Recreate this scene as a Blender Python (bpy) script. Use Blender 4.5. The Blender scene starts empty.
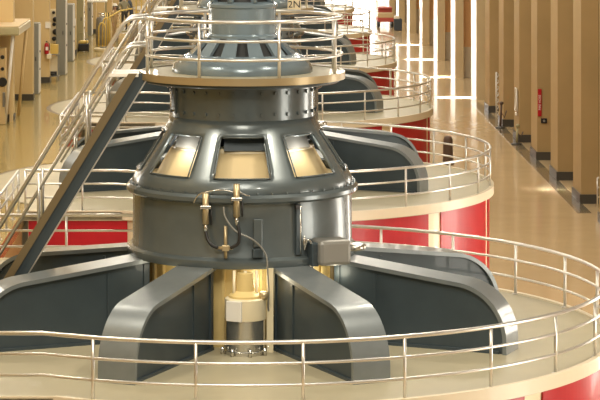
import bpy, bmesh, math, random
from math import sin, cos, pi, radians as R, hypot, atan2
from mathutils import Vector, Matrix
random.seed(7)
S = bpy.context.scene
COL = S.collection

# ------------------------------------------------------------------ materials
def mat(name, color, rough=.5, metal=0., coat=0., noise=None, nscale=8., bump=0., emit=None, estr=0., spec=.5, stretch=None):
    m = bpy.data.materials.new(name); m.use_nodes = True
    nt = m.node_tree; b = nt.nodes['Principled BSDF']
    b.inputs['Base Color'].default_value = (*color, 1); b.inputs['Roughness'].default_value = rough
    b.inputs['Metallic'].default_value = metal; b.inputs['Coat Weight'].default_value = coat
    b.inputs['Specular IOR Level'].default_value = spec
    if emit:
        b.inputs['Emission Color'].default_value = (*emit, 1); b.inputs['Emission Strength'].default_value = estr
    if noise or bump:
        tc = nt.nodes.new('ShaderNodeTexCoord'); mp = nt.nodes.new('ShaderNodeMapping')
        if stretch: mp.inputs['Scale'].default_value = stretch
        n = nt.nodes.new('ShaderNodeTexNoise'); n.inputs['Scale'].default_value = nscale; n.inputs['Detail'].default_value = 4
        nt.links.new(tc.outputs['Object'], mp.inputs['Vector']); nt.links.new(mp.outputs['Vector'], n.inputs['Vector'])
        if noise:
            r = nt.nodes.new('ShaderNodeValToRGB')
            r.color_ramp.elements[0].color = (*noise, 1); r.color_ramp.elements[1].color = (*color, 1)
            r.color_ramp.elements[0].position = .3; r.color_ramp.elements[1].position = .7
            nt.links.new(n.outputs['Fac'], r.inputs['Fac']); nt.links.new(r.outputs['Color'], b.inputs['Base Color'])
        if bump:
            bp = nt.nodes.new('ShaderNodeBump'); bp.inputs['Strength'].default_value = bump; bp.inputs['Distance'].default_value = .02
            nt.links.new(n.outputs['Fac'], bp.inputs['Height']); nt.links.new(bp.outputs['Normal'], b.inputs['Normal'])
    return m
M = dict(
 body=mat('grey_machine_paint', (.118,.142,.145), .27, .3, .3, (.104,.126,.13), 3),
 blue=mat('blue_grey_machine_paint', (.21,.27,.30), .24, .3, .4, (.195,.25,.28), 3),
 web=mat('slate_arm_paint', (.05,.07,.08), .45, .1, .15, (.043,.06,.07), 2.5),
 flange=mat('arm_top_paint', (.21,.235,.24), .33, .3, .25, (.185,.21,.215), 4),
 dark=mat('dark_gap', (.02,.021,.02), .6),
 rail=mat('brushed_rail_steel', (.70,.68,.63), .29, .8),
 deck=mat('khaki_deck_paint', (.46,.41,.275), .4, 0, .1, (.42,.375,.25), 1.5),
 rim=mat('cream_edge_paint', (.72,.63,.46), .4, 0, .1),
 red=mat('red_drum_paint', (.48,.012,.02), .4, 0, .1, (.43,.01,.018), 2),
 cream=mat('cream_paint', (.78,.6,.26), .4, 0, .2, (.72,.55,.23), 3),
 ivory=mat('ivory_enamel', (.83,.73,.5), .35, 0, .2),
 shroud=mat('pale_shroud_paint', (.66,.52,.28), .5, 0, 0),
 inner=mat('inner_shroud_paint', (.62,.47,.2), .45, 0, .1, (.55,.41,.17), 2),
 silver=mat('polished_steel', (.62,.6,.54), .24, .9),
 brass=mat('brass_fitting', (.52,.42,.25), .32, .6),
 black=mat('black_rubber', (.015,.015,.015), .45),
 grey=mat('grey_enclosure_paint', (.27,.265,.24), .35, .3, .2),
 bronze=mat('olive_stringer_paint', (.21,.16,.085), .38, .35, .2),
 gold=mat('ochre_platform_edge', (.40,.31,.17), .35, .5, .1),
 white=mat('white_paint', (.85,.82,.74), .4),
 floorR=mat('polished_terrazzo_floor', (.60,.45,.255), .2, 0, .3, (.55,.41,.23), .8, spec=.6),
 floorL=mat('polished_ochre_floor', (.38,.285,.10), .2, 0, .2, (.34,.25,.085), .9, spec=.5),
 strip=mat('grey_floor_edge', (.17,.14,.09), .2, 0, .4),
 border=mat('dark_floor_border', (.16,.11,.05), .4),
 wallR=mat('tan_wall_plaster', (.24,.155,.06), .45, 0, .0, (.21,.135,.05), .6),
 pier=mat('tan_pier_gloss', (.44,.30,.13), .6, 0, 0, (.39,.27,.115), .7),
 pale=mat('pale_pier_gloss', (.62,.5,.3), .3, 0, .3, (.57,.45,.26), .7),
 panelo=mat('orange_tan_panel', (.85,.50,.22), .4, 0, .1),
 base=mat('dark_baseboard', (.06,.055,.045), .35),
 wallL=mat('ochre_wall_plaster', (.38,.26,.09), .5, 0, 0, (.34,.23,.08), .7),
 pierL=mat('light_tan_column', (.72,.54,.27), .45, 0, 0, (.67,.49,.23), .8),
 cabg=mat('grey_cabinet_paint', (.27,.27,.23), .4, .1),
 khaki=mat('khaki_canopy_paint', (.36,.32,.17), .5), canopyt=mat('canopy_top_paint', (.62,.48,.28), .5),
 yellow=mat('yellow_safety_paint', (.66,.47,.12), .4),
 redp=mat('red_gloss', (.45,.012,.02), .3), maroon=mat('faded_red_paint', (.5,.09,.07), .5),
 brown=mat('dark_brown_leather', (.09,.055,.035), .55),
 skin=mat('skin', (.5,.3,.2), .5), tanc=mat('tan_cloth', (.56,.39,.19), .8), olive=mat('olive_grey_cloth', (.24,.22,.14), .85),
 navy=mat('navy_cloth', (.05,.065,.085), .8), darkc=mat('dark_cloth', (.045,.042,.035), .8), hair=mat('dark_hair', (.03,.02,.015), .6),
 day2=mat('side_window_daylight', (1,.97,.9), .3, emit=(1,.94,.84), estr=8.0),
 glass=mat('cabinet_glass', (.1,.1,.1), .1), day=mat('daylight_glazing', (1,.97,.9), .3, emit=(1,.95,.86), estr=6.5),
)

# ------------------------------------------------------------------ mesh builder
class MB:
    def __init__(s): s.bm = bmesh.new()
    def box(s, c, d, rz=0, bev=0):
        r = bmesh.ops.create_cube(s.bm, size=1)
        T = Matrix.Translation(c) @ Matrix.Rotation(rz, 4, 'Z') @ Matrix.Diagonal((*d, 1))
        bmesh.ops.transform(s.bm, matrix=T, verts=r['verts'])
        if bev:
            es = list({e for v in r['verts'] for e in v.link_edges})
            bmesh.ops.bevel(s.bm, geom=es, offset=bev, segments=2, affect='EDGES', profile=.5)
        return s
    def tube(s, pts, r, seg=8, closed=False, caps=True):
        pts = [Vector(p) for p in pts]; n = len(pts); rings = []
        up = Vector((0,0,1))
        for i, p in enumerate(pts):
            a = pts[i-1] if (i > 0 or closed) else p
            b = pts[(i+1) % n] if (i < n-1 or closed) else p
            t = (b - a).normalized()
            u = up if abs(t.z) < .97 else Vector((1,0,0))
            x = t.cross(u).normalized(); y = x.cross(t)
            rr = r[i] if isinstance(r, (list, tuple)) else r
            rings.append([s.bm.verts.new(p + (x*cos(2*pi*k/seg) + y*sin(2*pi*k/seg))*rr) for k in range(seg)])
        for i in range(n if closed else n-1):
            A, B = rings[i], rings[(i+1) % n]
            # align rings (frames may flip between near-vertical and level runs)
            o = min(range(seg), key=lambda k: (A[0].co - B[k].co).length)
            for k in range(seg):
                f = s.bm.faces.new((A[k], A[(k+1) % seg], B[(k+1+o) % seg], B[(k+o) % seg])); f.smooth = True
        if caps and not closed:
            s.bm.faces.new(rings[0][::-1]); s.bm.faces.new(rings[-1])
        return s
    def lathe(s, prof, seg=64, c=(0,0,0), closed=False, smooth=True, cap=True):
        rings = []
        for (r, z) in prof:
            rings.append([s.bm.verts.new((c[0]+r*sin(2*pi*k/seg), c[1]-r*cos(2*pi*k/seg), c[2]+z)) for k in range(seg)])
        m = len(prof)
        for i in range(m if closed else m-1):
            A, B = rings[i], rings[(i+1) % m]
            for k in range(seg):
                f = s.bm.faces.new((A[k], A[(k+1) % seg], B[(k+1) % seg], B[k])); f.smooth = smooth
        if cap and not closed:
            s.bm.faces.new(rings[0][::-1]); s.bm.faces.new(rings[-1])
        return s
    def prism(s, pts, z0, z1):
        a = [s.bm.verts.new((p[0], p[1], z0)) for p in pts]; b = [s.bm.verts.new((p[0], p[1], z1)) for p in pts]
        n = len(pts)
        s.bm.faces.new(a[::-1]); s.bm.faces.new(b)
        for i in range(n): s.bm.faces.new((a[i], a[(i+1) % n], b[(i+1) % n], b[i]))
        return s
    def sweep(s, prof, y0, y1):           # outline in local XZ, extruded along Y
        a = [s.bm.verts.new((p[0], y0, p[1])) for p in prof]; b = [s.bm.verts.new((p[0], y1, p[1])) for p in prof]
        n = len(prof); s.bm.faces.new(a); s.bm.faces.new(b[::-1])
        for i in range(n): s.bm.faces.new((a[(i+1) % n], a[i], b[i], b[(i+1) % n]))
        return s
    def strip(s, path, z0, z1, t, closed=False):    # wall of thickness t following an XY path
        n = len(path); P = [Vector((p[0], p[1], 0)) for p in path]; rows = []
        for i, p in enumerate(P):
            a = P[i-1] if (i > 0 or closed) else p; b = P[(i+1) % n] if (i < n-1 or closed) else p
            d = (b-a).normalized(); nrm = Vector((d.y, -d.x, 0))
            q = p + nrm*t
            rows.append([s.bm.verts.new((p.x,p.y,z0)), s.bm.verts.new((q.x,q.y,z0)), s.bm.verts.new((q.x,q.y,z1)), s.bm.verts.new((p.x,p.y,z1))])
        for i in range(n if closed else n-1):
            A, B = rows[i], rows[(i+1) % n]
            for k in range(4): s.bm.faces.new((A[k], A[(k+1) % 4], B[(k+1) % 4], B[k]))
        if not closed: s.bm.faces.new(rows[0][::-1]); s.bm.faces.new(rows[-1])
        return s
    def rot(s, T): bmesh.ops.transform(s.bm, matrix=T, verts=s.bm.verts); return s
    def build(s, name, m, parent=None, loc=(0,0,0), rz=0, autosmooth=None):
        bmesh.ops.recalc_face_normals(s.bm, faces=s.bm.faces)
        me = bpy.data.meshes.new(name); s.bm.to_mesh(me); s.bm.free(); me.materials.append(m)
        if autosmooth is not None:
            for p in me.polygons: p.use_smooth = True
            me.set_sharp_from_angle(angle=R(autosmooth))
        o = bpy.data.objects.new(name, me); COL.objects.link(o); o.location = loc; o.rotation_euler.z = rz
        if parent: o.parent = parent
        return o
def tag(o, label=None, cat=None, group=None, kind=None):
    if label: o['label'] = label
    if cat: o['category'] = cat
    if group: o['group'] = group
    if kind: o['kind'] = kind
    return o
def thing(name, loc, label, cat, group=None, rz=0):
    o = bpy.data.objects.new(name, None); COL.objects.link(o); o.location = loc; o.rotation_euler.z = rz
    o.empty_display_size = .2
    return tag(o, label, cat, group)
def struct(mb, name, m, **k): return tag(mb.build(name, m, **k), kind='structure')
def copy_tree(o, parent=None):
    c = o.copy(); COL.objects.link(c)
    if parent: c.parent = parent
    for ch in KIDS.get(o.name, []): copy_tree(ch, c)
    return c
KIDS = {}
def index_kids():
    KIDS.clear()
    for o in S.objects:
        if o.parent: KIDS.setdefault(o.parent.name, []).append(o)
def arc(r, a0, a1, n, z=None):     # phi measured from -Y (towards the camera), turning to +X
    out = []
    for i in range(n+1):
        a = R(a0 + (a1-a0)*i/n); p = (r*sin(a), -r*cos(a))
        out.append(p if z is None else (*p, z))
    return out
def soft(pts, k=.972): return [(p[0], p[1]*k if p[1] < 0 else p[1], *p[2:]) for p in pts]
def polar(r, a, z): return Vector((r*sin(R(a)), -r*cos(R(a)), z))

def lettering(text, size, loc, rot, m, parent):
    cu = bpy.data.curves.new('sign_lettering', 'FONT'); cu.body = text; cu.size = size; cu.extrude = .003; cu.align_x = 'CENTER'; cu.resolution_u = 2
    t = bpy.data.objects.new('lettering_source', cu); COL.objects.link(t)
    me = bpy.data.meshes.new_from_object(t.evaluated_get(bpy.context.evaluated_depsgraph_get())); bpy.data.objects.remove(t)
    me.materials.clear(); me.materials.append(m)
    o = bpy.data.objects.new('lettering', me); COL.objects.link(o); o.location = loc; o.rotation_euler = rot; o.parent = parent; return o
# ------------------------------------------------------------------ layout (metres)
CAM_Z, F, VX, VY = 12.08, 2450.0, 248.0, -127.0
X0, D0, PITCH = -.106, 46.0, 22.0
DECK = 3.5
NG = 6
XS = -5.7                     # edge of the raised floor on the left

cam = bpy.data.cameras.new('camera'); co = bpy.data.objects.new('camera', cam); COL.objects.link(co)
co.location = (0, 0, CAM_Z); co.rotation_euler = (pi/2, 0, 0)
cam.sensor_width = 36; cam.lens = F/600*36
cam.shift_x = (300-VX)/600; cam.shift_y = -(200-VY)/600; cam.clip_end = 600
S.camera = co

# ------------------------------------------------------------------ setting
struct(MB().prism([(XS+.6,10),(16.5,10),(16.5,262),(XS+.6,262)], -.3, 0), 'floor', M['floorR'])
pts = [(-10.2,10),(XS,10)]
for k in range(NG):
    D = D0+PITCH*k; ph = math.degrees(math.acos((-XS+X0)/7.28))   # where the ring meets the edge
    n = 24
    a0, a1 = pi+R(ph), pi-R(ph)
    ring = [(X0+7.28*cos(a0+(a1-a0)*i/n), D+7.28*sin(a0+(a1-a0)*i/n)) for i in range(n+1)]
    pts += ring
pts += [(XS,262),(-10.2,262)]
struct(MB().prism(pts, 3.1, DECK), 'floor_raised', M['floorL'])
m = MB()
for k in range(NG+1):      # retaining wall below the raised floor, in the wells between the machines
    ya = 10 if k == 0 else D0+PITCH*(k-1)+8.45
    yb = 262 if k == NG else D0+PITCH*k-5.9
    m.box((XS-.15, (ya+yb)/2, 1.54), (.25, yb-ya, 3.1))
struct(m, 'wall_well', M['wallL'])
for k in range(NG):
    D = D0+PITCH*k
    struct(MB().strip(arc(7.07, -126, -54, 40), DECK-.25, DECK-.006, .23), 'trim_%d' % (k+1), M['border'], loc=(X0, D, 0))
# walls
struct(MB().box((14.0,136,9), (.4,252,18)), 'wall_right', M['wallR'])
struct(MB().box((-9.2,136,9), (.4,252,18)), 'wall_left', M['wallL'])
struct(MB().box((2.4,262.2,9), (23,.4,18)), 'wall_end', M['wallR'])
# tall end window
t = MB()
t.box((2.9,261.9,7.2), (21.4,.1,13.4))
w = tag(t.build('window_1', M['day']), kind='structure')
f = MB()
for i in range(9): f.box((-7.8+i*2.675,261.8,7.2), (.12,.12,13.4))
for z in (.5,4.0,7.5,11,13.9): f.box((2.9,261.8,z), (21.4,.12,.12))
f.build('window_frame', M['white'], w)
for k in range(3):
    y = 40.3+13*k
    w2 = tag(MB().box((13.74,y,3.9), (.1,3.4,7.0)).build('window_%d' % (k+2), M['day2']), kind='structure')
    f = MB()
    for i in range(4): f.box((13.68,y-1.7+i*1.13,3.9), (.1,.08,7.1))
    for z in (.4,2.7,5,7.4): f.box((13.68,y,z), (.1,3.1,.08))
    f.build('window_frame', M['white'], w2)
# right piers: a 6.8 m bay
i = 0
PY = [75.9+6.8*k for k in range(8)]
for k, y in enumerate(PY):
    i += 1; ln = 2.2
    tag(MB().box((12.17+.32, y+ln/2, 9), (.64, ln, 18)).build('trim_%d' % (NG+i), M['pier']), kind='structure')
    tag(MB().box((12.13+.36, y+ln/2, .17), (.74, ln+.08, .34)).build('baseboard_right.%03d' % k, M['base']), kind='structure')
    tag(MB().box((12.81+.5, y+ln/2+.9, 9), (1.0, ln, 18)).build('trim_%d' % (NG+40+i), M['wallR']), kind='structure')
FY = [130.6, 144, 157.5, 171, 184.5, 198, 211.5]
for k, y in enumerate(FY):        # wider bays at the far end: a pale pier and an orange panel set back beside it
    i += 1; ln = 3.0
    tag(MB().box((12.17+.25, y+ln/2, 9), (.5, ln, 18)).build('trim_%d' % (NG+i), M['pale']), kind='structure')
    tag(MB().box((12.67+.3, y+ln/2+.8, 9), (.6, ln, 18)).build('trim_%d' % (NG+40+i), M['panelo']), kind='structure')
    tag(MB().box((12.66+.3, y+ln/2+.72, .9), (.62, ln-.1, 1.8)).build('trim_%d' % (NG+60+i), M['rim']), kind='structure')
tag(MB().box((11.95,108,.003), (.5,42,.012)).build('trim_98', M['strip']), kind='structure')
for k in range(12):      # small square windows high on the left wall
    y = 50+7.7*k+.4
    zc = 7.7 if y < 76 else 10.6
    w3 = tag(MB().box((-8.98,y+4.1,zc), (.06,2.6,2.6)).build('window_%d' % (k+5), M['day2']), kind='structure')
    f = MB()
    for i in (-1,0,1): f.box((-8.94,y+4.1+i*1.3,zc), (.08,.1,2.7)); f.box((-8.94,y+4.1,zc+i*1.3), (.08,2.7,.1))
    f.build('window_frame', M['white'], w3)
# left columns
LY = [77+7.7*k for k in range(0, 23)]
for k, y in enumerate(LY):
    m = MB(); m.box((-8.12-.44, y+.3, DECK+7), (.88, .6, 14))
    tag(m.build('trim_%d' % (NG+100+k), M['pierL']), kind='structure')
    m = MB(); m.box((-8.1-.44, y+.3, DECK+.12), (.9, .68, .24))
    tag(m.build('baseboard_left.%03d' % k, M['base']), kind='structure')

# ------------------------------------------------------------------ the generator
EX = XS - X0          # left edge of the squared deck corners, in the generator's frame
def deck_outline(r, e=0.):
    L, FB, BB, RB = EX+e, -6.0+e, 8.35-e, -.5-e
    th = math.degrees
    a_front = -th(math.acos(-FB/r/.972))                 # phi where the circle meets the front-left flat
    a_back = 180+th(math.asin(-RB/r))
    left = th(math.asin(L/r))                       # negative
    p = soft(arc(r, a_front, a_back, 110))
    p += [(RB, BB), (L, BB)]
    rl = r+.26 if e == 0 else r; left = th(math.asin(L/rl))
    p += arc(rl, -180-left, left, 36)                # left bulge into the raised floor
    p += [(L, FB)]
    return p
G = thing('generator', (X0, D0, 0), 'nearest big grey hydroelectric generator with eight arched arms on a khaki deck', 'generator', 'hydroelectric generators in a row')
MB().prism(deck_outline(6.74, .12), 0, DECK-.2).build('drum_wall', M['ivory'], G)
MB().prism(deck_outline(6.86), DECK-.22, DECK+.0).build('deck_plate', M['deck'], G)
o = MB().strip(soft(arc(6.80, -26.5, 184, 110)), DECK-.2, DECK+.035, .10).build('deck_edge', M['rim'], G)
L_ = MB().strip([(EX-.0,-5.95),(-3.0,-5.95)], DECK-.2, DECK+.035, .05).build('deck_edge', M['rim'], G)
MB().strip([(-.5,6.88),(-.5,8.35),(EX,8.35)], DECK-.27, DECK+.035, .05).build('deck_edge', M['rim'], G)
for a in range(-43, 170, 30):                     # red panels between the ivory pilasters
    a0 = max(a+2.2, -24); a1 = a+27.8
    MB().strip(soft(arc(6.73, a0, a1, 20)), .05, DECK-.22, .045).build('drum_panel', M['red'], G)
MB().strip([(EX+.14,-5.88),(-2.95,-5.88)], .05, DECK-.22, .045).build('drum_panel', M['red'], G)
MB().strip([(-.8,8.23),(EX+.14,8.23)], .05, DECK-.22, .045).build('drum_panel', M['red'], G)
# pit wall behind the arms
m = MB(); m.lathe([(1.74, DECK), (1.74, 5.05)], 64, cap=False)
for a in range(-176, 180, 11):
    p = polar(1.76, a, 4.25); m.box(p, (.05,.05,1.5), R(a))
m.build('pit_wall', M['cream'], G)
# arms
def arm_profile(d):       # outer top edge of the arm, offset inwards by d
    pts = [(1.95, 5.02-d)]
    cx, cz, rr = 4.26, 3.72, 1.02
    ang0 = R(82)
    for i in range(15):
        a = ang0 - (ang0)*i/14
        pts.append((cx+(rr-d)*cos(a), cz+(rr-d)*sin(a)))
    pts.append((cx+rr-d, DECK))
    return pts
for k in range(8):
    a = (24.5,66.5,112.5,157.5,202.5,247.5,292.5,336.5)[k]; rz = R(a-90)
    top = arm_profile(.05)
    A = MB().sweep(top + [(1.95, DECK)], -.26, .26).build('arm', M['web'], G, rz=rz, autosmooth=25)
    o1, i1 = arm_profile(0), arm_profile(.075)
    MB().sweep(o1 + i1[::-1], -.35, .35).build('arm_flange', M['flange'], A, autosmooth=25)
    MB().box((3.55,0,DECK+.025), (3.15,.62,.05)).build('arm_foot', M['web'], A)
    m = MB()
    for sgn in (-1, 1): m.box((2.02, sgn*.275, 4.2), (.1,.04,1.4)); m.box((2.75, sgn*.27, 4.15), (.05,.025,1.25))
    m.build('stiffener', M['web'], A)
# main housing
MB().lathe([(1.55,5.02),(2.08,5.02),(2.08,5.2),(2.055,5.24),(2.055,6.12),(2.08,6.2),(1.7,6.2)], 96, cap=False).build('housing', M['body'], G, autosmooth=35)
MB().lathe([(2.02,4.97),(2.14,4.98),(2.17,5.05),(2.16,5.12),(2.10,5.17),(2.05,5.17)], 96, closed=True).build('housing_ring', M['body'], G, autosmooth=40)
m = MB().lathe([(2.02,6.13),(2.13,6.14),(2.17,6.18),(2.17,6.25),(2.12,6.3),(2.02,6.3)], 96, closed=True)
for k in range(48):
    p = polar(2.1, k*7.5, 6.31); m.lathe([(.022,0),(.022,.03)], 6, p)
m.build('housing_ring', M['body'], G, autosmooth=40)
# windowed cone
def cone_r(z):
    P = [(6.25,2.07),(6.40,2.05),(6.48,2.015),(7.34,1.45),(7.46,1.385),(7.55,1.365)]
    for (za, ra), (zb, rb) in zip(P, P[1:]):
        if za <= z <= zb: return ra+(rb-ra)*(z-za)/(zb-za)
    return P[-1][1]
bm = bmesh.new(); zs = [6.25,6.33,6.40,6.45,6.5,6.58,6.70,6.82,6.94,7.06,7.18,7.27,7.34,7.40,7.46,7.55]
NA = 160; ring = []
for z in zs: ring.append([bm.verts.new(polar(cone_r(z), 360*k/NA, z)) for k in range(NA)])
for i in range(len(zs)-1):
    for k in range(NA):
        aa = (360*(k+.5)/NA+22.5) % 45 - 22.5
        if abs(aa) < 14.7 and 6.58 <= zs[i] < 7.26: continue
        f = bm.faces.new((ring[i][k], ring[i][(k+1) % NA], ring[i+1][(k+1) % NA], ring[i+1][k])); f.smooth = True
mb = MB(); mb.bm.free(); mb.bm = bm
cone = mb.build('window_cone', M['body'], G)
sd = cone.modifiers.new('thickness', 'SOLIDIFY'); sd.thickness = .05; sd.offset = -1 if True else 1
for k in range(8):       # raised frame round each opening
    a = 45*k; m = MB()
    loop = []
    def P(aa, z): return polar(cone_r(z)+.012, a+aa, z)
    z0, z1, h = 6.575, 7.275, 14.9
    loop = [P(-h+2*h*i/8, z0) for i in range(9)] + [P(h, z0+(z1-z0)*i/6) for i in range(1,6)] + [P(h-2*h*i/8, z1) for i in range(9)] + [P(-h, z1+(z0-z1)*i/6) for i in range(1,6)]
    m.tube(loop, .016, 6, closed=True)
    m.build('window_frame', M['body'], G)
# inside of the cone
MB().lathe([(1.98,6.40),(1.62,6.46),(1.32,6.98),(1.26,7.02),(.9,7.02)], 64, cap=False).build('inner_shroud', M['shroud'], G, autosmooth=30)
MB().lathe([(1.345,6.96),(1.33,7.04),(1.1,7.06)], 64, cap=False).build('shroud_rim', M['ivory'], G, autosmooth=30)
MB().lathe([(.9,6.4),(.9,7.5)], 48).build('shaft', M['dark'], G)
for k in range(8):
    a = 45*k+ (0 if k % 2 else 3)
    MB().box((0,0,0), (.8,.05,.26)).rot(Matrix.Translation(polar(1.29, a, 7.12)) @ Matrix.Rotation(R(a),4,'Z') @ Matrix.Rotation(R(-30),4,'X')).build('louver_plate', M['grey'] if k % 2 else M['web'], G)
# riveted collar
m = MB().lathe([(1.36,7.5),(1.36,8.28)], 96, cap=False)
for k in range(32):
    for z in (7.66, 8.05):
        p = polar(1.362, 360*k/32+4, z); d = polar(1, 360*k/32+4, 0)
        m.tube([p, p+d*.035], .036, 6)
m.build('collar', M['body'], G, autosmooth=40)
MB().box(polar(1.37, -66, 7.92), (.16,.08,.5), R(-66), .02).build('collar_hatch', M['body'], G)
# platform
m = MB().lathe([(1.2,8.22),(1.82,8.22),(1.9,8.27),(1.9,8.36),(1.2,8.36)], 96, cap=False)
m.build('platform', M['deck'], G, autosmooth=30)
MB().lathe([(1.9,8.24),(1.93,8.24),(1.93,8.375),(1.88,8.375)], 96, cap=False).build('platform_edge', M['gold'], G, autosmooth=30)
MB().lathe([(1.36,8.16),(1.8,8.17),(1.88,8.23),(1.36,8.23)], 96, cap=False).build('platform_bracket', M['web'], G)
MB().box((-2.2,-.12,8.33), (.55,.9,.07), 0, .01).build('platform_landing', M['white'], G)
# upper dome, ribs and exciter
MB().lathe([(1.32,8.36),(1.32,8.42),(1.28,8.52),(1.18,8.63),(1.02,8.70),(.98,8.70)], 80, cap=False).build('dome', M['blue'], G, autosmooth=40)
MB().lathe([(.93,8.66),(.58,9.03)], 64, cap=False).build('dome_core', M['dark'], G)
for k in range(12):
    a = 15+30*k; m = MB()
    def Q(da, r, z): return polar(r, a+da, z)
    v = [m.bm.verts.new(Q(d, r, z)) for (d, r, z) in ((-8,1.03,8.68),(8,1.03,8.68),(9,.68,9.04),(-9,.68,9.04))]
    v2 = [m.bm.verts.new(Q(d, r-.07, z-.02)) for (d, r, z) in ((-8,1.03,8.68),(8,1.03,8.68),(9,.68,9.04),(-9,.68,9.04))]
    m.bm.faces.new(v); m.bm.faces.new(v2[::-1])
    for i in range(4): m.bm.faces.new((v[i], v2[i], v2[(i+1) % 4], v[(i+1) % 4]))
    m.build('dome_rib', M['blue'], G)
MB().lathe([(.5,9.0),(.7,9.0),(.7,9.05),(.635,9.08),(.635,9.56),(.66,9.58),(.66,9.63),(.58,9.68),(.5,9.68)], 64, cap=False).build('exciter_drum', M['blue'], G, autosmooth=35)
MB().lathe([(.5,9.66),(.36,10.3)], 48, cap=False).build('exciter_core', M['dark'], G)
for k in range(8):
    a = 22.5+45*k; m = MB()
    m.tube([polar(.57, a, 9.66), polar(.43, a, 10.3)], .07, 6); m.build('exciter_rib', M['blue'], G)
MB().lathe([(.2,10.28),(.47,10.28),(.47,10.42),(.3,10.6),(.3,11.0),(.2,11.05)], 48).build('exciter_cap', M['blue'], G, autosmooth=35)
# instruments on the front of the housing
def hose(pts, r, name, mm, parent=None):
    P = [Vector(p) for p in pts]; out = []
    for i in range(len(P)-1):
        p0 = P[max(i-1,0)]; p1 = P[i]; p2 = P[i+1]; p3 = P[min(i+2,len(P)-1)]
        for j in range(6):
            t_ = j/6
            out.append(.5*((2*p1)+(p2-p0)*t_+(2*p0-5*p1+4*p2-p3)*t_*t_+(3*p1-p0-3*p2+p3)*t_**3))
    out.append(P[-1]); return MB().tube(out, r, 8).build(name, mm, parent or G)
def on(px, py, off=0.):     # point on the housing front seen at that photo position: only a way to read off angles and heights
    x = (px-242.4)/55.8; r = 2.06+off
    y = -math.sqrt(max(r*r-x*x, .01)); s = F/(D0+y)
    return Vector((x, y, CAM_Z-(py-VY)/s))
def valve(px, y0, y1, y2):
    a, b, c = on(px, y0, .13), on(px, y1, .13), on(px, y2, .13)
    m = MB().tube([a, b], .058, 12)
    V = m.build('valve', M['brass'], G)
    mid = a.lerp(b, .45)
    MB().box(mid, (.2,.16,.06), 0, .008).build('valve_clamp', M['silver'], V)
    MB().tube([b, c], .035, 10).build('valve_stem', M['silver'], V)
    MB().box(mid+Vector((0,.09,-.08)), (.08,.14,.2)).build('valve_bracket', M['body'], V)
    MB().tube([mid+Vector((.1,0,-.05)), mid+Vector((.1,0,-.32))], .018, 8).build('valve_rod', M['black'], V)
valve(206, 193, 224, 231); valve(237, 184, 217, 225)
hose([on(206,231,.13), on(208,239,.16), on(212,245,.18), on(218,248,.14)], .03, 'hose', M['black'])
hose([on(238,225,.13), on(240,236,.17), on(238,244,.17), on(231,248,.14)], .03, 'hose', M['black'])
hose([on(194,203,.14), on(198,196,.16), on(206,192,.16), on(222,190,.16), on(234,192,.16)], .014, 'steel_tube', M['silver'])
hose([on(240,192,.16), on(246,195,.15), on(250,196,.12)], .014, 'steel_tube', M['silver'])
hose([on(224,207,.1), on(226,218,.15), on(236,231,.16), on(252,239,.15), on(262,248,.14), on(267,258,.16), on(268,275,.14), polar(2.2,12.5,4.6), polar(2.2,12.5,4.25), polar(2.0,17,4.1)], .016, 'conduit', M['grey'])
m = MB().tube([on(217,248,.13), on(233,248,.13)], .03, 10); m.tube([on(226,226,.1), on(226,243,.12), on(226,258,.1)], .032, 10)
m.box(on(226,248,.12), (.13,.1,.1), 0, .01); m.build('manifold', M['brass'], G)
m = MB().box(on(258,233,.03), (.16,.06,.5), R(12), .01); m.build('cover_strip', M['body'], G)
MB().box(on(258,253,.06), (.2,.1,.16), R(12), .015).build('junction_box', M['web'], G)
p, q = on(298.5,204,.03), on(298.5,255,.03)
m = MB().box((p+q)/2, (.1,.06,abs(p.z-q.z)), R(30), .01); gp = m.build('sight_gauge', M['web'], G)
MB().tube([on(301,206,.05), on(301,254,.05)], .018, 8).build('gauge_glass', M['silver'], gp)
MB().box(on(298,207,.07), (.1,.06,.08), R(30), .01).build('gauge_head', M['black'], gp)
c = polar(2.33, 43.5, 5.24)
tb = MB().box(c, (.62,.5,.46), R(20), .07).build('terminal_box', M['grey'], G)
MB().box(c+Vector((-.36,-.03,-.03)), (.14,.46,.42), R(20), .02).build('box_cover', M['web'], tb)
MB().lathe([(.16,0),(.2,.03),(.2,.1),(.15,.12)], 16, c+Vector((.45,.25,-.02))).build('cable_gland', M['silver'], tb)
hose([on(305,250,.1), on(308,240,.18), on(312,244,.2), on(313,258,.2), on(313,268,.15)], .022, 'steel_tube', M['silver'])
MB().tube([on(305,250,.1), on(305,236,.1)], .02, 8).build('needle_valve', M['silver'], G)
# servomotor standing between the two front arms
c = (.06,-2.2,0)
sv = MB().lathe([(.38,DECK),(.38,DECK+.06),(.35,DECK+.08),(.35,DECK+.64)], 40, c).build('servo_cylinder', M['silver'], G, autosmooth=40)
for k in range(8):
    a = 2*pi*k/8+.2; MB().lathe([(.035,DECK),(.035,DECK+.13)], 6, (c[0]+.42*sin(a), c[1]-.42*cos(a), 0)).build('servo_bolt', M['silver'], sv)
m = MB().lathe([(.365,DECK+.62),(.37,DECK+.64),(.37,DECK+.98),(.34,DECK+1.0)], 40, c); sc_ = m.build('servo_cover', M['ivory'], G, autosmooth=40)
MB().box((c[0]-.2,c[1]-.33,DECK+.8), (.3,.06,.36), R(-28), .01).build('cover_plate', M['white'], sc_)
m = MB().lathe([(.3,DECK+1.0),(.3,DECK+1.04),(.17,DECK+1.12),(.14,DECK+1.43)], 32, c); m.build('servo_neck', M['cream'], G, autosmooth=40)
m = MB()
for x in (-.2,.0,.2): m.tube([(c[0]+x,c[1]-.1,DECK+1.0),(c[0]+x,c[1]+.05,DECK+1.46)], .03, 8)
m.build('servo_rod', M['ivory'], G)
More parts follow.
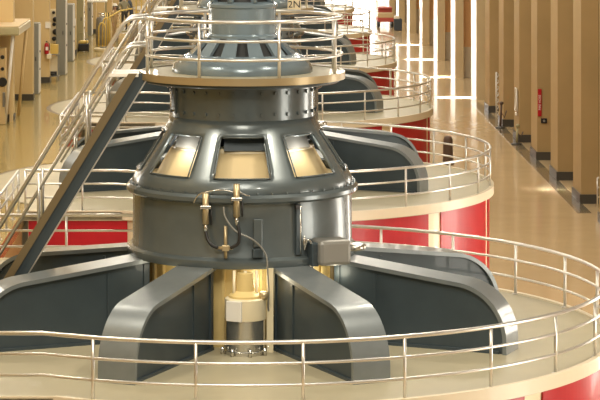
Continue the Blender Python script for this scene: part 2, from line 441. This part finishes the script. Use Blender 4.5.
m = MB().lathe([(.07,0),(.09,.04),(.09,.12),(.05,.14)], 12, (c[0]+.33,c[1]-.12,DECK+.98)); m.build('servo_fitting', M['brass'], G)
MB().box((c[0]+.44,c[1]+.1,DECK+.75), (.12,.1,1.5)).build('guide_post', M['ivory'], G)

# ------------------------------------------------------------------ deck railing (one per machine, with the rail along its well)
DR = thing('deck_railing', (X0, D0, DECK), 'round three-bar steel railing enclosing the nearest generator deck', 'railing', 'deck railings')
a_f = -math.degrees(math.acos(5.8/6.8/.972)); a_b = 180+math.degrees(math.asin(.7/6.8))
base = [(EX+.05,-5.8)] + soft(arc(6.8, a_f, a_b, 72)) + [(-.7,8.05),(EX-.12,8.05)]
well = [(EX-.12,8.05),(EX-.12,16.1)]
def corner_soft(p): return p
for z, r in ((1.03,.036),(.69,.026),(.34,.026)):
    MB().tube([(x,y,z) for x, y in base], r, 8).build('rail', M['rail'], DR)
    MB().tube([(x,y,z) for x, y in well], r, 8).build('well_rail', M['rail'], DR)
def post(x, y, h=1.03):
    m = MB().tube([(x,y,0),(x,y,h)], .029, 8); m.lathe([(.07,0),(.07,.02)], 10, (x,y,.0)); return m.build('post', M['rail'], DR)
a = -35.4
while a < 184:
    if a > a_f+1: post(*soft([polar(6.8, a, 0).xy])[0])
    a += 14.6
for x in (EX+.05,-4.1): post(x, -5.8)
for x, y in ((-.7,8.05),(-2.3,8.05),(-3.9,8.05),(EX-.12,8.05)): post(x, y)
for i in range(1,5): post(EX-.12, 8.05+8.25*i/5)
post(EX-.12, 16.1)

# ------------------------------------------------------------------ platform railing and stair
PR = thing('platform_railing', (X0, D0, 8.36), 'circular three-bar steel railing on the nearest upper service platform', 'railing', 'platform railings')
for z, r in ((1.03,.038),(.68,.03),(.34,.03)):
    MB().tube(arc(1.87, -72, 250, 72, z), r, 8).build('rail', M['rail'], PR)
for k in range(8):
    a = -70+45.5*k if k < 7 else 248
    p = polar(1.87, a, 0); MB().tube([p, p+Vector((0,0,1.03))], .03, 8).build('post', M['rail'], PR)

ST = thing('platform_stair', (X0, D0, DECK), 'steep steel stair climbing to the nearest upper service platform', 'stair', 'platform stairs')
SL = 1.64; xa, za = -1.98, 4.86; xb = xa-za/SL          # top and foot of the stringers (z above deck)
ux, uz = -1/hypot(1,SL), -SL/hypot(1,SL)
nx, nz = uz, -ux                                            # normal, lower-right of the run
def slab(x0,z0,x1,z1,off,w): # quad outline along the slope
    return [(x0+nx*off, z0+nz*off),(x1+nx*off, z1+nz*off),(x1+nx*(off+w), z1+nz*(off+w)),(x0+nx*(off+w), z0+nz*(off+w))]
for y in (-.50,.30):
    sgn = 1 if y < 0 else -1
    o = MB().sweep([(xa-.1,za),(xb-.1,0.0),(xb+.28,0.0),(xa+.28,za)], y-.03*sgn, y+.03*sgn).build('stringer', M['web'], ST)
    MB().sweep([(xa-.13,za),(xb-.13,0.0),(xb+.03,0.0),(xa+.03,za)], y-.09, y-.02).build('stringer_flange', M['bronze'], o)
    MB().sweep([(xa+.26,za),(xb+.26,0.0),(xb+.29,0.0),(xa+.29,za)], y-.09, y-.02).build('stringer_lip', M['rail'], o)
for i in range(1, 20):
    tt = i/20; MB().box((xb+(xa-xb)*tt+.05, -.1, za*tt), (.24,.74,.035)).build('tread', M['web'], ST)
for y in (-.54,.34):
    for h, r in ((1.03,.036),(.52,.03)):
        P = [(-1.78, y, za+h)]
        # level run off the platform, then a soft bend into the slope
        for j in range(9):
            a = R(90+58.6*j/8); cx, cz, rr = -1.95, za+h-.35, .35
            P.append((cx+rr*cos(a), y, cz+rr*sin(a)))
        x, z = P[-1][0], P[-1][2]
        zend = .15+h*.9; P.append((x-(z-zend)/SL, y, zend))
        MB().tube(P, r, 8).build('handrail', M['rail'], ST)
    for tt in (.1,.4,.7):
        x = xb+(xa-xb)*tt-.02; z = za*tt; MB().tube([(x,y,z),(x,y,z+1.06)], .032, 8).build('handrail_post', M['rail'], ST)
index_kids()
ORD = ['nearest','second','third','fourth','fifth','sixth and farthest']
for k in range(1, NG):
    dy = PITCH*k
    g = copy_tree(G); g.location.y = D0+dy; g['label'] = '%s big grey hydroelectric generator along the hall, counting from the front' % ORD[k]
    g = copy_tree(DR); g.location.y = D0+dy; g['label'] = 'round three-bar steel railing on the deck of the %s generator' % ORD[k]
    g = copy_tree(PR); g.location.y = D0+dy; g['label'] = 'circular steel railing on the upper platform of the %s generator' % ORD[k]
    g = copy_tree(ST); g.location.y = D0+dy; g['label'] = 'steep steel stair climbing to the upper platform of the %s generator' % ORD[k]

# sign plate on the second machine's platform
sg = thing('unit_sign', (X0+1.36, D0+PITCH-1.55, 8.39), 'small cream plate with a dark painted 2N on the second generator', 'sign')
MB().box((0,0,.13), (.36,.03,.3)).build('sign_plate', M['ivory'], sg)
lettering('2N', .27, (0,-.02,.04), (pi/2,0,0), M['black'], sg)

# ------------------------------------------------------------------ things along the right wall
bo = thing('bollard', (8.3,101.7,0), 'dark brown round-topped bollard on the polished floor beyond the second railing', 'bollard')
MB().lathe([(.26,0),(.26,.06),(.22,.08),(.2,.8),(.19,1.02),(.15,1.13),(.08,1.17)], 24).build('shaft', M['brown'], bo, autosmooth=50)
# little red cart at the far end of the hall
ct = thing('utility_cart', (10.75,192,0), 'small red utility cart parked at the bright far end of the hall', 'cart')
MB().box((0,.3,.62), (1.25,2.0,.35), 0, .06).build('body', M['maroon'], ct)
MB().box((0,-.35,.95), (1.2,.7,.45), 0, .1).build('hood', M['canopyt'], ct)
MB().box((0,.4,1.5), (1.1,1.5,.1), 0, .04).build('roof', M['maroon'], ct)
MB().box((0,-.1,1.25), (1.06,.08,.42), 0, .02).build('windscreen_frame', M['maroon'], ct)
for sx in (-1,1):
    for yy in (-.45,1.0):
        m = MB(); m.lathe([(.28,-.09),(.3,0),(.28,.09)], 20); m.rot(Matrix.Translation((sx*.52,yy,.3)) @ Matrix.Rotation(pi/2,4,'Y')); m.build('wheel', M['black'], ct)
    MB().tube([(sx*.5,1.05,.7),(sx*.5,1.05,1.5)], .03, 6).build('roof_post', M['dark'], ct)
MB().box((0,.7,.9), (1.0,.5,.2), 0, .05).build('seat', M['black'], ct)
# scissor gate folded against the pier
def lattice(x, y, z, h, name, label):
    t = thing(name, (x,y,z), label, 'gate')
    m = MB()
    for i in range(7):
        za_, zb_ = h*i/7, h*(i+1)/7
        m.tube([(0,0,za_),(.36,.9,zb_)], .03, 6); m.tube([(.36,.9,za_),(0,0,zb_)], .03, 6)
    m.build('lattice', M['white'], t)
    for p in ((0,0),(.36,.9)): MB().tube([(*p,0),(*p,h)], .035, 6).build('upright', M['white'], t)
lattice(12.3, 121.4, 0, 2.2, 'folding_gate', 'white folding lattice gate standing beside a right-hand pier')
# red vertical sign and black plate on the nearest visible pier
rs = thing('fire_sign', (12.27,103.06,1.87), 'tall narrow red sign with white lettering on the right-hand pier', 'sign')
MB().box((0,0,.55), (.16,.05,1.15), 0, .01).build('sign_panel', M['redp'], rs)
lettering('FIRE HOSE', .14, (.045,-.03,.56), (pi/2,R(-90),0), M['white'], rs)
bp = thing('switch_plate', (12.45,103.06,1.66), 'small black switch box below the red sign on the pier', 'switch')
MB().box((0,0,0), (.26,.06,.2), 0, .015).build('box', M['black'], bp)
MB().lathe([(.05,0),(.05,.03)], 12).rot(Matrix.Translation((0,-.03,0)) @ Matrix.Rotation(pi/2,4,'X')).build('knob', M['grey'], bp)
hr = thing('hose_rack', (12.1,110.6,1.35), 'white wall-mounted hose rack on the side of a right-hand pier', 'rack')
m = MB(); m.tube([(0,-.3,0),(0,-.3,1.0),(0,.3,1.0),(0,.3,0)], .045, 8, closed=True); m.build('rack_frame', M['white'], hr)
MB().box((.03,0,.5), (.06,.5,.85), 0, .02).build('rack_back', M['ivory'], hr)
MB().box((-.02,-.2,-.12), (.08,.3,.14), 0, .02).build('rack_valve', M['white'], hr)
def stand(x, y, label, mm, h=1.1):
    t = thing('barrier_stand', (x,y,0), label, 'stand')
    MB().lathe([(.24,0),(.24,.05),(.05,.09)], 16).build('base', M['base'], t)
    MB().tube([(0,0,.05),(.05,.02,h)], .05, 8).build('post', mm, t)
    MB().lathe([(.05,0),(.1,.05),(.1,.12),(.03,.16)], 12, (.05,.02,h)).build('head', mm, t)
    MB().tube([(.03,0,h*.7),(.2,.06,h*.45),(.3,.1,h*.75)], .03, 6).build('chain', M['brown'], t)
stand(11.95,116.0, 'taller brown barrier stand with round base beside the white lattice gate', M['brown'])
stand(11.95,109.0, 'shorter tan barrier stand with round base below the white hose rack', M['khaki'], .75)
gd = thing('stair_guardrail', (12.75,88.7,0), 'short white guardrail behind the nearest right-hand pier', 'railing')
for z in (1.05,.7,.35): MB().tube([(-.1,0,z),(.9,-.0,z),(.9,-3,z)], .03, 8).build('rail', M['rail'], gd)
for x, y in ((-.1,0),(.4,0),(.9,0),(.9,-1.5),(.9,-3)): MB().tube([(x,y,0),(x,y,1.05)], .03, 8).build('post', M['rail'], gd)
fc = thing('floor_cabinet', (11.5,188,0), 'dark grey machine with pale top by the far right wall', 'machine')
MB().box((0,0,.45), (.6,.9,.9), 0, .05).build('body', M['navy'], fc)
MB().box((-.1,-.1,1.0), (.4,.5,.25), 0, .06).build('top', M['white'], fc)

# ------------------------------------------------------------------ things along the left wall
bt = thing('control_booth', (-8.2,82.4,DECK), 'control booth with flat khaki canopy at the left edge of the hall', 'booth')
m = MB().box((-.55,2.2,3.25), (2.1,4.4,.28), 0, .05); m.build('canopy', M['khaki'], bt)
MB().box((-.55,2.2,3.405), (2.06,4.36,.04), 0, .01).build('canopy_top', M['canopyt'], bt)
MB().box((.48,2.2,3.25), (.06,4.3,.25), 0, .02).build('canopy_edge', M['ivory'], bt)
MB().box((-.62,1.4,1.3), (1.1,.5,2.6), 0, .02).build('gauge_panel', M['pierL'], bt)
for z, r in ((2.3,.07),(1.9,.06),(1.45,.16)):
    m = MB(); m.lathe([(r,0),(r,.05),(r*.8,.06)], 20); m.rot(Matrix.Translation((-.17,1.15,z)) @ Matrix.Rotation(pi/2,4,'X')); m.build('gauge', M['black'], bt)
MB().box((-.12,1.14,.85), (.1,.06,.5), 0, .02).build('meter', M['grey'], bt)
for (xa_, ya_) in ((.15,.5),(.32,3.6)):
    MB().tube([(xa_+.1,ya_,3.12),(xa_-.25,ya_+.8,0)], .06, 8).build('brace', M['white' if ya_ < 1 else 'pierL'], bt)
MB().box((0.05,2.0,1.56), (.12,.12,3.12)).build('post', M['pierL'], bt)
def cabinet(x, y, w, d, h, mm, label, door=True, cat='cabinet'):
    t = thing('electrical_cabinet', (x,y,DECK), label, cat, None)
    MB().box((0,0,h/2), (w,d,h), 0, .015).build('case', M[mm], t)
    dr = MB().box((0,-d/2-.012,h/2+.03), (w-.08,.025,h-.2), 0, .006).build('door', M[mm], t)
    MB().box((w/2-.1,-d/2-.04,h*.5), (.03,.03,.16), 0, .006).build('handle', M['black'], dr)
    MB().box((w/2+.01,0,h/2), (.025,d-.1,h-.1)).build('side_panel', M['white' if mm == 'cabg' else 'ivory'], t)
    for z in (.35,.6): MB().tube([(w/2+.02,-d*.2,h*z),(w/2+.05,-d*.2,h*z)], .04, 8).build('knob', M['black'], t)
cabinet(-8.3,95.4,.36,.9,2.75,'cabg','tall grey electrical cabinet with white side nearest on the left wall')
cabinet(-7.95,104.4,.4,.9,3.6,'cabg','very tall grey electrical cabinet before the fourth left column')
cabinet(-8.15,112.0,.36,1.2,2.6,'cabg','grey electrical cabinet in the shade by the fifth left column')
cabinet(-8.2,119.3,.42,1.0,3.0,'khaki','olive electrical cabinet beyond the grey ones on the left wall')
cabinet(-8.45,129.6,.4,1.0,2.8,'cabg','farthest grey electrical cabinet on the left wall before the people')
fe = thing('fire_extinguisher', (-8.22,99.98,DECK+1.2), 'red fire extinguisher hanging on the third left column', 'fire extinguisher')
MB().lathe([(.085,0),(.095,.03),(.095,.36),(.06,.43),(.03,.45)], 20).build('cylinder', M['redp'], fe, autosmooth=40)
MB().box((0,-.02,.5), (.05,.12,.05), 0, .01).build('valve', M['black'], fe)
hose_o = MB().tube([(.02,-.06,.5),(.12,-.08,.42),(.13,-.06,.15)], .018, 6).build('hose', M['black'], fe)
MB().box((.02,-.097,.22), (.1,.01,.14)).build('paper_label', M['white'], fe)
wb = thing('white_box', (-8.2,100.0,DECK+1.0), 'small white wall box just below the red fire extinguisher', 'box')
MB().box((.08,0,.1), (.18,.2,.2), 0, .02).build('case', M['white'], wb); MB().box((.08,-.105,.1), (.14,.015,.16), 0, .004).build('lid', M['ivory'], wb)
nt_ = thing('notice_sheet', (-8.22,100.09,DECK+2.25), 'white paper notice above the fire extinguisher on the left column', 'notice')
MB().box((.05,-.02,.12), (.22,.02,.26)).build('sheet', M['white'], nt_)
MB().box((.05,-.035,.22), (.18,.01,.02)).build('clip', M['ivory'], nt_)
vp = thing('valve_cluster', (-8.52,107.75,DECK+1.15), 'cluster of dark valves and gauges on the wall beside the white notice', 'valves')
MB().box((.0,0,.7), (.5,.1,1.5), 0, .02).build('back_panel', M['ivory'], vp)
for z, x, r in ((.15,.0,.1),(.45,.06,.13),(.78,.0,.08),(1.0,.05,.11),(1.3,-.02,.07)):
    m = MB(); m.lathe([(r*.5,0),(r,.03),(r,.09),(r*.4,.14)], 14); m.rot(Matrix.Translation((x,-.05,z)) @ Matrix.Rotation(pi/2,4,'X')); m.build('gauge', M['black'], vp)
MB().tube([(.2,-.1,0),(.2,-.1,1.4)], .025, 8).build('pipe', M['silver'], vp)
cs = thing('tool_stand', (-8.05,101.2,DECK), 'narrow stand carrying a tan box beside the fire extinguisher', 'stand')
for sx in (-.22,.22):
    for sy in (-.2,.2): MB().box((sx,sy,.55), (.04,.04,1.1)).build('leg', M['grey'], cs)
MB().box((0,0,.2), (.5,.46,.04)).build('shelf', M['grey'], cs)
MB().box((0,0,1.1), (.5,.46,.04)).build('shelf', M['grey'], cs)
MB().box((0,.1,.6), (.4,.03,.8)).build('back_panel', M['ivory'], cs)
tb_ = thing('tan_box', (-8.05,101.2,DECK+1.12), 'ochre box with flaps on top of the narrow stand', 'box')
MB().box((0,0,.19), (.42,.4,.38), 0, .01).build('carton', M['yellow'], tb_); MB().box((-.1,0,.4), (.2,.36,.015), .1).build('flap', M['yellow'], tb_)
bb = thing('black_case', (-8.05,101.2,DECK+.222), 'black case on the lower shelf of the narrow stand', 'case')
MB().box((0,0,.08), (.3,.3,.16), 0, .02).build('case', M['black'], bb); MB().tube([(-.06,-.145,.1),(-.06,-.18,.1),(.06,-.18,.1),(.06,-.145,.1)], .012, 6).build('handle', M['grey'], bb)
sb = thing('lever_switch', (-8.22,115.53,DECK+1.4), 'white lever switch box high on the fifth left column', 'switch')
MB().box((.0,-.05,.15), (.22,.14,.34), 0, .02).build('case', M['white'], sb); MB().tube([(.0,-.08,.3),(.0,-.1,.62)], .035, 8).build('lever', M['brown'], sb)
# workbench, grey tank, yellow ladder
wt = thing('work_table', (-8.0,126.2,DECK), 'long white-topped work table beyond the left columns', 'table')
MB().box((.2,0,1.98), (1.1,.7,.1), 0, .03).build('tabletop', M['white'], wt)
for sx in (-.3,.68):
    for sy in (-.3,.3): MB().box((sx,sy,.97), (.06,.06,1.94)).build('leg', M['khaki'], wt)
tk = thing('oil_tank', (-7.25,122.6,DECK), 'upright grey oil tank with ring top beside the yellow ladder', 'tank')
MB().lathe([(.34,0),(.36,.04),(.36,1.25),(.3,1.36),(.1,1.4)], 28).build('shell', M['grey'], tk, autosmooth=40)
for z in (1.42,1.52): MB().lathe([(.2,z),(.25,z),(.25,z+.05),(.2,z+.05)], 20, closed=True).build('ring', M['silver'], tk)
bm_ = thing('floor_scrubber', (-7.9,117.8,DECK), 'black floor machine with yellow top beside the left wall', 'machine')
MB().box((0,0,.22), (.5,.7,.36), 0, .05).build('body', M['black'], bm_); MB().box((0,0,.46), (.44,.6,.14), 0, .04).build('lid', M['yellow'], bm_)
MB().tube([(-.15,-.3,.3),(-.15,-.5,.95),(.15,-.5,.95),(.15,-.3,.3)], .02, 6).build('handle', M['khaki'], bm_)
for sx in (-.2,.2): MB().lathe([(.1,-.03),(.1,.03)], 14).rot(Matrix.Translation((sx*1.2,-.2,.1)) @ Matrix.Rotation(pi/2,4,'Y')).build('wheel', M['black'], bm_)
pl = thing('round_plinth', (-6.85,118.2,DECK), 'low round pale plinth under the yellow ladder', 'plinth')
MB().lathe([(.56,0),(.58,.03),(.58,.12),(.54,.15)], 32).build('slab', M['ivory'], pl, autosmooth=40); MB().lathe([(.3,.15),(.3,.19),(.1,.2)], 24).build('cap', M['grey'], pl, autosmooth=40)
yl = thing('yellow_ladder', (-6.95,119.6,DECK), 'yellow hooped safety railing around the round plinth', 'railing')
def hoop(x0, x1, y, h, r=.04):
    P = [(x0,y,0),(x0,y,h*.75)]
    for j in range(1,8): a = pi-pi*j/8; P.append(((x0+x1)/2+(x1-x0)/2*cos(a), y, h*.75+(h*.25)*sin(a)))
    P += [(x1,y,h*.75),(x1,y,0)]
    MB().tube(P, r, 8).build('hoop', M['yellow'], yl)
hoop(-.3,.02,-.6,1.3); hoop(-.15,.17,.1,1.5)
P = [(.1,-.2,0),(.1,-.2,1.5)] + [(.1+.6*sin(R(i*11)), -.2+.35*(1-cos(R(i*11))), 1.5+.35*sin(R(i*11))) for i in range(1,8)] + [(1.3,.3,1.95)]
MB().tube(P, .04, 8).build('curved_rail', M['yellow'], yl)
for x in (-.02,.08,.2): MB().tube([(x,.2,0),(x,.2,1.75)], .03, 8).build('picket', M['yellow'], yl)
yr = thing('yellow_gate', (-5.35,129.3,DECK), 'yellow barred gate behind the standing people', 'gate')
for z in (.3,1.2,2.1): MB().box((0.4,0,z), (2.0,.08,.1)).build('bar', M['yellow'], yr)
for i in range(8): MB().box((-.55+i*.27,0,1.2), (.07,.06,2.2)).build('picket', M['yellow'], yr)

# ------------------------------------------------------------------ people
sp = thing('step_platform', (-6.3,125.4,DECK), 'low khaki step platform under the two people in dark clothes', 'step')
MB().box((0,0,.51), (.9,1.5,.08), 0, .01).build('tread', M['khaki'], sp)
for sx in (-.4,.4):
    for sy in (-.68,.68): MB().box((sx,sy,.235), (.07,.07,.47)).build('leg', M['cabg'], sp)
def person(loc, rz, label, joints, radii, edges, paint, extras):
    me = bpy.data.meshes.new('person'); me.from_pydata([Vector(j) for j in joints], edges, [])
    o = bpy.data.objects.new('person', me); COL.objects.link(o)
    sk = o.modifiers.new('skin', 'SKIN'); sk.use_smooth_shade = True
    o.modifiers.new('sub', 'SUBSURF').levels = 2
    for i, r in enumerate(radii):
        v = me.skin_vertices[0].data[i]; v.radius = r if isinstance(r, tuple) else (r, r); v.use_root = (i == 0)
    dg = bpy.context.evaluated_depsgraph_get()
    nm = bpy.data.meshes.new_from_object(o.evaluated_get(dg)); o.modifiers.clear(); o.data = nm
    names = []
    nm.materials.clear()
    for p in nm.polygons:
        key = paint(p.center)
        if key not in names: names.append(key); nm.materials.append(M[key])
        p.material_index = names.index(key); p.use_smooth = True
    o.location = loc; o.rotation_euler.z = rz; tag(o, label, 'person')
    extras(o); return o
def stand_joints(lean=0., armL='down', armR='down'):
    # facing -Y ; z up; joints of a 1.75 m adult
    def L(p, k): return (p[0], p[1]-lean*k, p[2])
    J = [(0,0,.95), L((0,.0,1.15),.3), L((0,.01,1.38),.8), L((0,0,1.5),1.0), L((0,-.02,1.6),1.15), L((0,-.03,1.70),1.3),   # pelvis..head
         (-.1,0,.88),(-.11,-.02,.48),(-.11,.03,.08),(-.12,-.15,.04),
         (.1,0,.88),(.11,-.01,.48),(.12,.04,.08),(.13,-.14,.04)]
    Rr = [(.15,.11),(.135,.1),(.17,.11),(.06,.06),(.075,.09),(.07,.085), .088,.062,.045,.035, .088,.062,.045,.035]
    E = [(0,1),(1,2),(2,3),(3,4),(4,5),(0,6),(6,7),(7,8),(8,9),(0,10),(10,11),(11,12),(12,13)]
    for s_, mode in ((-1,armL),(1,armR)):
        b = len(J)
        sh = L((s_*.2,0,1.4),.85)
        if mode == 'down': q = [sh, L((s_*.26,.02,1.12),.6), L((s_*.26,-.08,.87),.6), L((s_*.26,-.1,.79),.6)]
        elif mode == 'fwd': q = [sh, L((s_*.25,-.08,1.13),.8), L((s_*.2,-.34,1.12),.8), L((s_*.19,-.43,1.13),.8)]
        else: q = [sh, L((s_*.34,.0,1.17),.8), L((s_*.18,-.12,1.02),.6), L((s_*.12,-.14,.98),.6)]
        J += q; Rr += [.062,.048,.036,.04]; E += [(2,b),(b,b+1),(b+1,b+2),(b+2,b+3)]
        # fingers and thumb
        w = Vector(q[3]); d = (w-Vector(q[2])).normalized(); sd_ = d.cross(Vector((0,0,1)) if abs(d.z) < .8 else Vector((0,1,0))).normalized()
        for fi, (off, ln) in enumerate(((-.03,.075),(-.01,.085),(.01,.08),(.03,.06))):
            c_ = len(J); J += [tuple(w+sd_*off+d*.03), tuple(w+sd_*off+d*(.03+ln))]; Rr += [.011,.009]; E += [(b+3,c_),(c_,c_+1)]
        c_ = len(J); J += [tuple(w-sd_*.045), tuple(w-sd_*.07+d*.045)]; Rr += [.012,.01]; E += [(b+3,c_),(c_,c_+1)]
    return J, Rr, E
def head_bits(o, lean, hat=None):
    y = -.03-lean*1.3
    for sx in (-1,1):
        MB().lathe([(.012,-.01),(.016,0),(.012,.01)], 8, (sx*.03,y-.088,1.70)).build('eye', M['black'], o)
        MB().lathe([(.012,-.03),(.02,0),(.012,.03)], 8, (sx*.082,y+.005,1.68)).build('ear', M['skin'], o)
    MB().lathe([(.018,-.02),(.012,.01),(.004,.03)], 8, (0,y-.098,1.665)).build('nose', M['skin'], o)
    MB().box((0,y-.085,1.625), (.05,.014,.012)).build('mouth', M['maroon'], o)
    if hat:
        m = MB().lathe([(.13,1.735),(.125,1.75),(.118,1.79),(.09,1.845),(.04,1.87)], 24, (0,y+.01,0)); m.box((0,y-.11,1.742), (.16,.1,.015), 0, .004); m.build('hard_hat', M[hat], o, autosmooth=50)
    else:
        MB().lathe([(.098,1.70),(.105,1.74),(.09,1.79),(.04,1.82)], 20, (0,y+.02,0)).build('hair', M['hair'], o, autosmooth=60)
def pnt(shirt, trousers, sleeves=True):
    def f(c):
        if c.z > 1.51 : return 'skin'
        if c.z < .075: return 'black'
        if abs(c.x) > .17 and c.z < (.86 if sleeves else 1.2): return 'skin' if abs(c.x) > .2 else trousers
        return trousers if c.z < .97 else shirt
    return f
J, Rr, E = stand_joints(0, 'down', 'bent')
person((-6.88,126.3,DECK), R(60), 'person in tan coveralls and white hard hat standing sideways', J, Rr, E, pnt('tanc','tanc'), lambda o: head_bits(o, 0, 'white'))
J, Rr, E = stand_joints(.08, 'bent', 'bent')
person((-6.3,125.0,DECK+.55), R(-150), 'person in olive-grey shirt and dark trousers with back turned', J, Rr, E, pnt('olive','darkc'), lambda o: head_bits(o, .08))
J, Rr, E = stand_joints(.12, 'bent', 'down')
person((-5.98,125.75,DECK+.55), R(-100), 'person in dark blue clothes leaning beside the olive shirt', J, Rr, E, pnt('navy','navy'), lambda o: head_bits(o, .12))

# ------------------------------------------------------------------ light
w = bpy.data.worlds.new('world'); S.world = w; w.use_nodes = True
w.node_tree.nodes['Background'].inputs['Color'].default_value = (1,.94,.84,1)
w.node_tree.nodes['Background'].inputs['Strength'].default_value = .18
def area(name, loc, size, power, color, target=None, spread=180):
    l = bpy.data.lights.new(name, 'AREA'); l.shape = 'RECTANGLE'; l.size, l.size_y = size; l.energy = power; l.color = color; l.spread = R(spread)
    o = bpy.data.objects.new(name, l); COL.objects.link(o); o.location = loc
    if target is not None:
        d = Vector(target)-Vector(loc); o.rotation_euler = d.to_track_quat('-Z', 'Y').to_euler()
    return o
for k in range(16):     # two rows of high-bay lamps
    for x in (-6.0, 5.5):
        area('bay_lamp', (x,28+13*k,16.5), (1.3,1.3), 520, (1,.9,.74))
for k in range(12):  # unseen fill row, added to light the camera-facing pier sides
    area('pier_fill', (10.2,74+13*k,15.5), (1.0,1.0), 170, (1,.88,.68), (11.2,80+13*k,4))
area('front_fill', (0,30,17), (4,10), 1500, (1,.92,.78))  # unseen overhead fill, added for light from the camera side
# unseen narrow beams added to stand in for sun on piers and floor
for y in (92.3,130.6,144,157.5,171.0):
    near = y < 100
    area('added_beam', (9.7,y+1.2,17.0), (.25,1.4) if near else (1.2,2.8), 60 if near else 520, (1,.95,.86), (11.4 if near else 11.65,y+1.2,0), 2)
for a in (-45,0,45,90):      # unseen points added under the nearest housing rim to brighten the pit wall
    l = bpy.data.lights.new('pit_fill', 'POINT'); l.energy = 5; l.color = (1,.9,.68); l.shadow_soft_size = .12
    o = bpy.data.objects.new('pit_fill', l); COL.objects.link(o); p = polar(2.12, a+9, 4.75); o.location = (X0+p.x, D0+p.y, p.z)
for k in range(3):      # unseen points added inside the nearest cone to brighten its openings
    l = bpy.data.lights.new('cone_fill', 'POINT'); l.energy = (7,.05,5.5)[k]; l.color = (1,.97,.9); l.shadow_soft_size = .06
    o = bpy.data.objects.new('cone_fill', l); COL.objects.link(o); p = polar(1.55, (-47,0,47)[k], 7.0); o.location = (X0+p.x, D0+p.y, 7.08)
S.view_settings.view_transform = 'Standard'; S.view_settings.look = 'None'
S.view_settings.gamma = 1; S.view_settings.use_curve_mapping = False
S.view_settings.exposure = 0.4
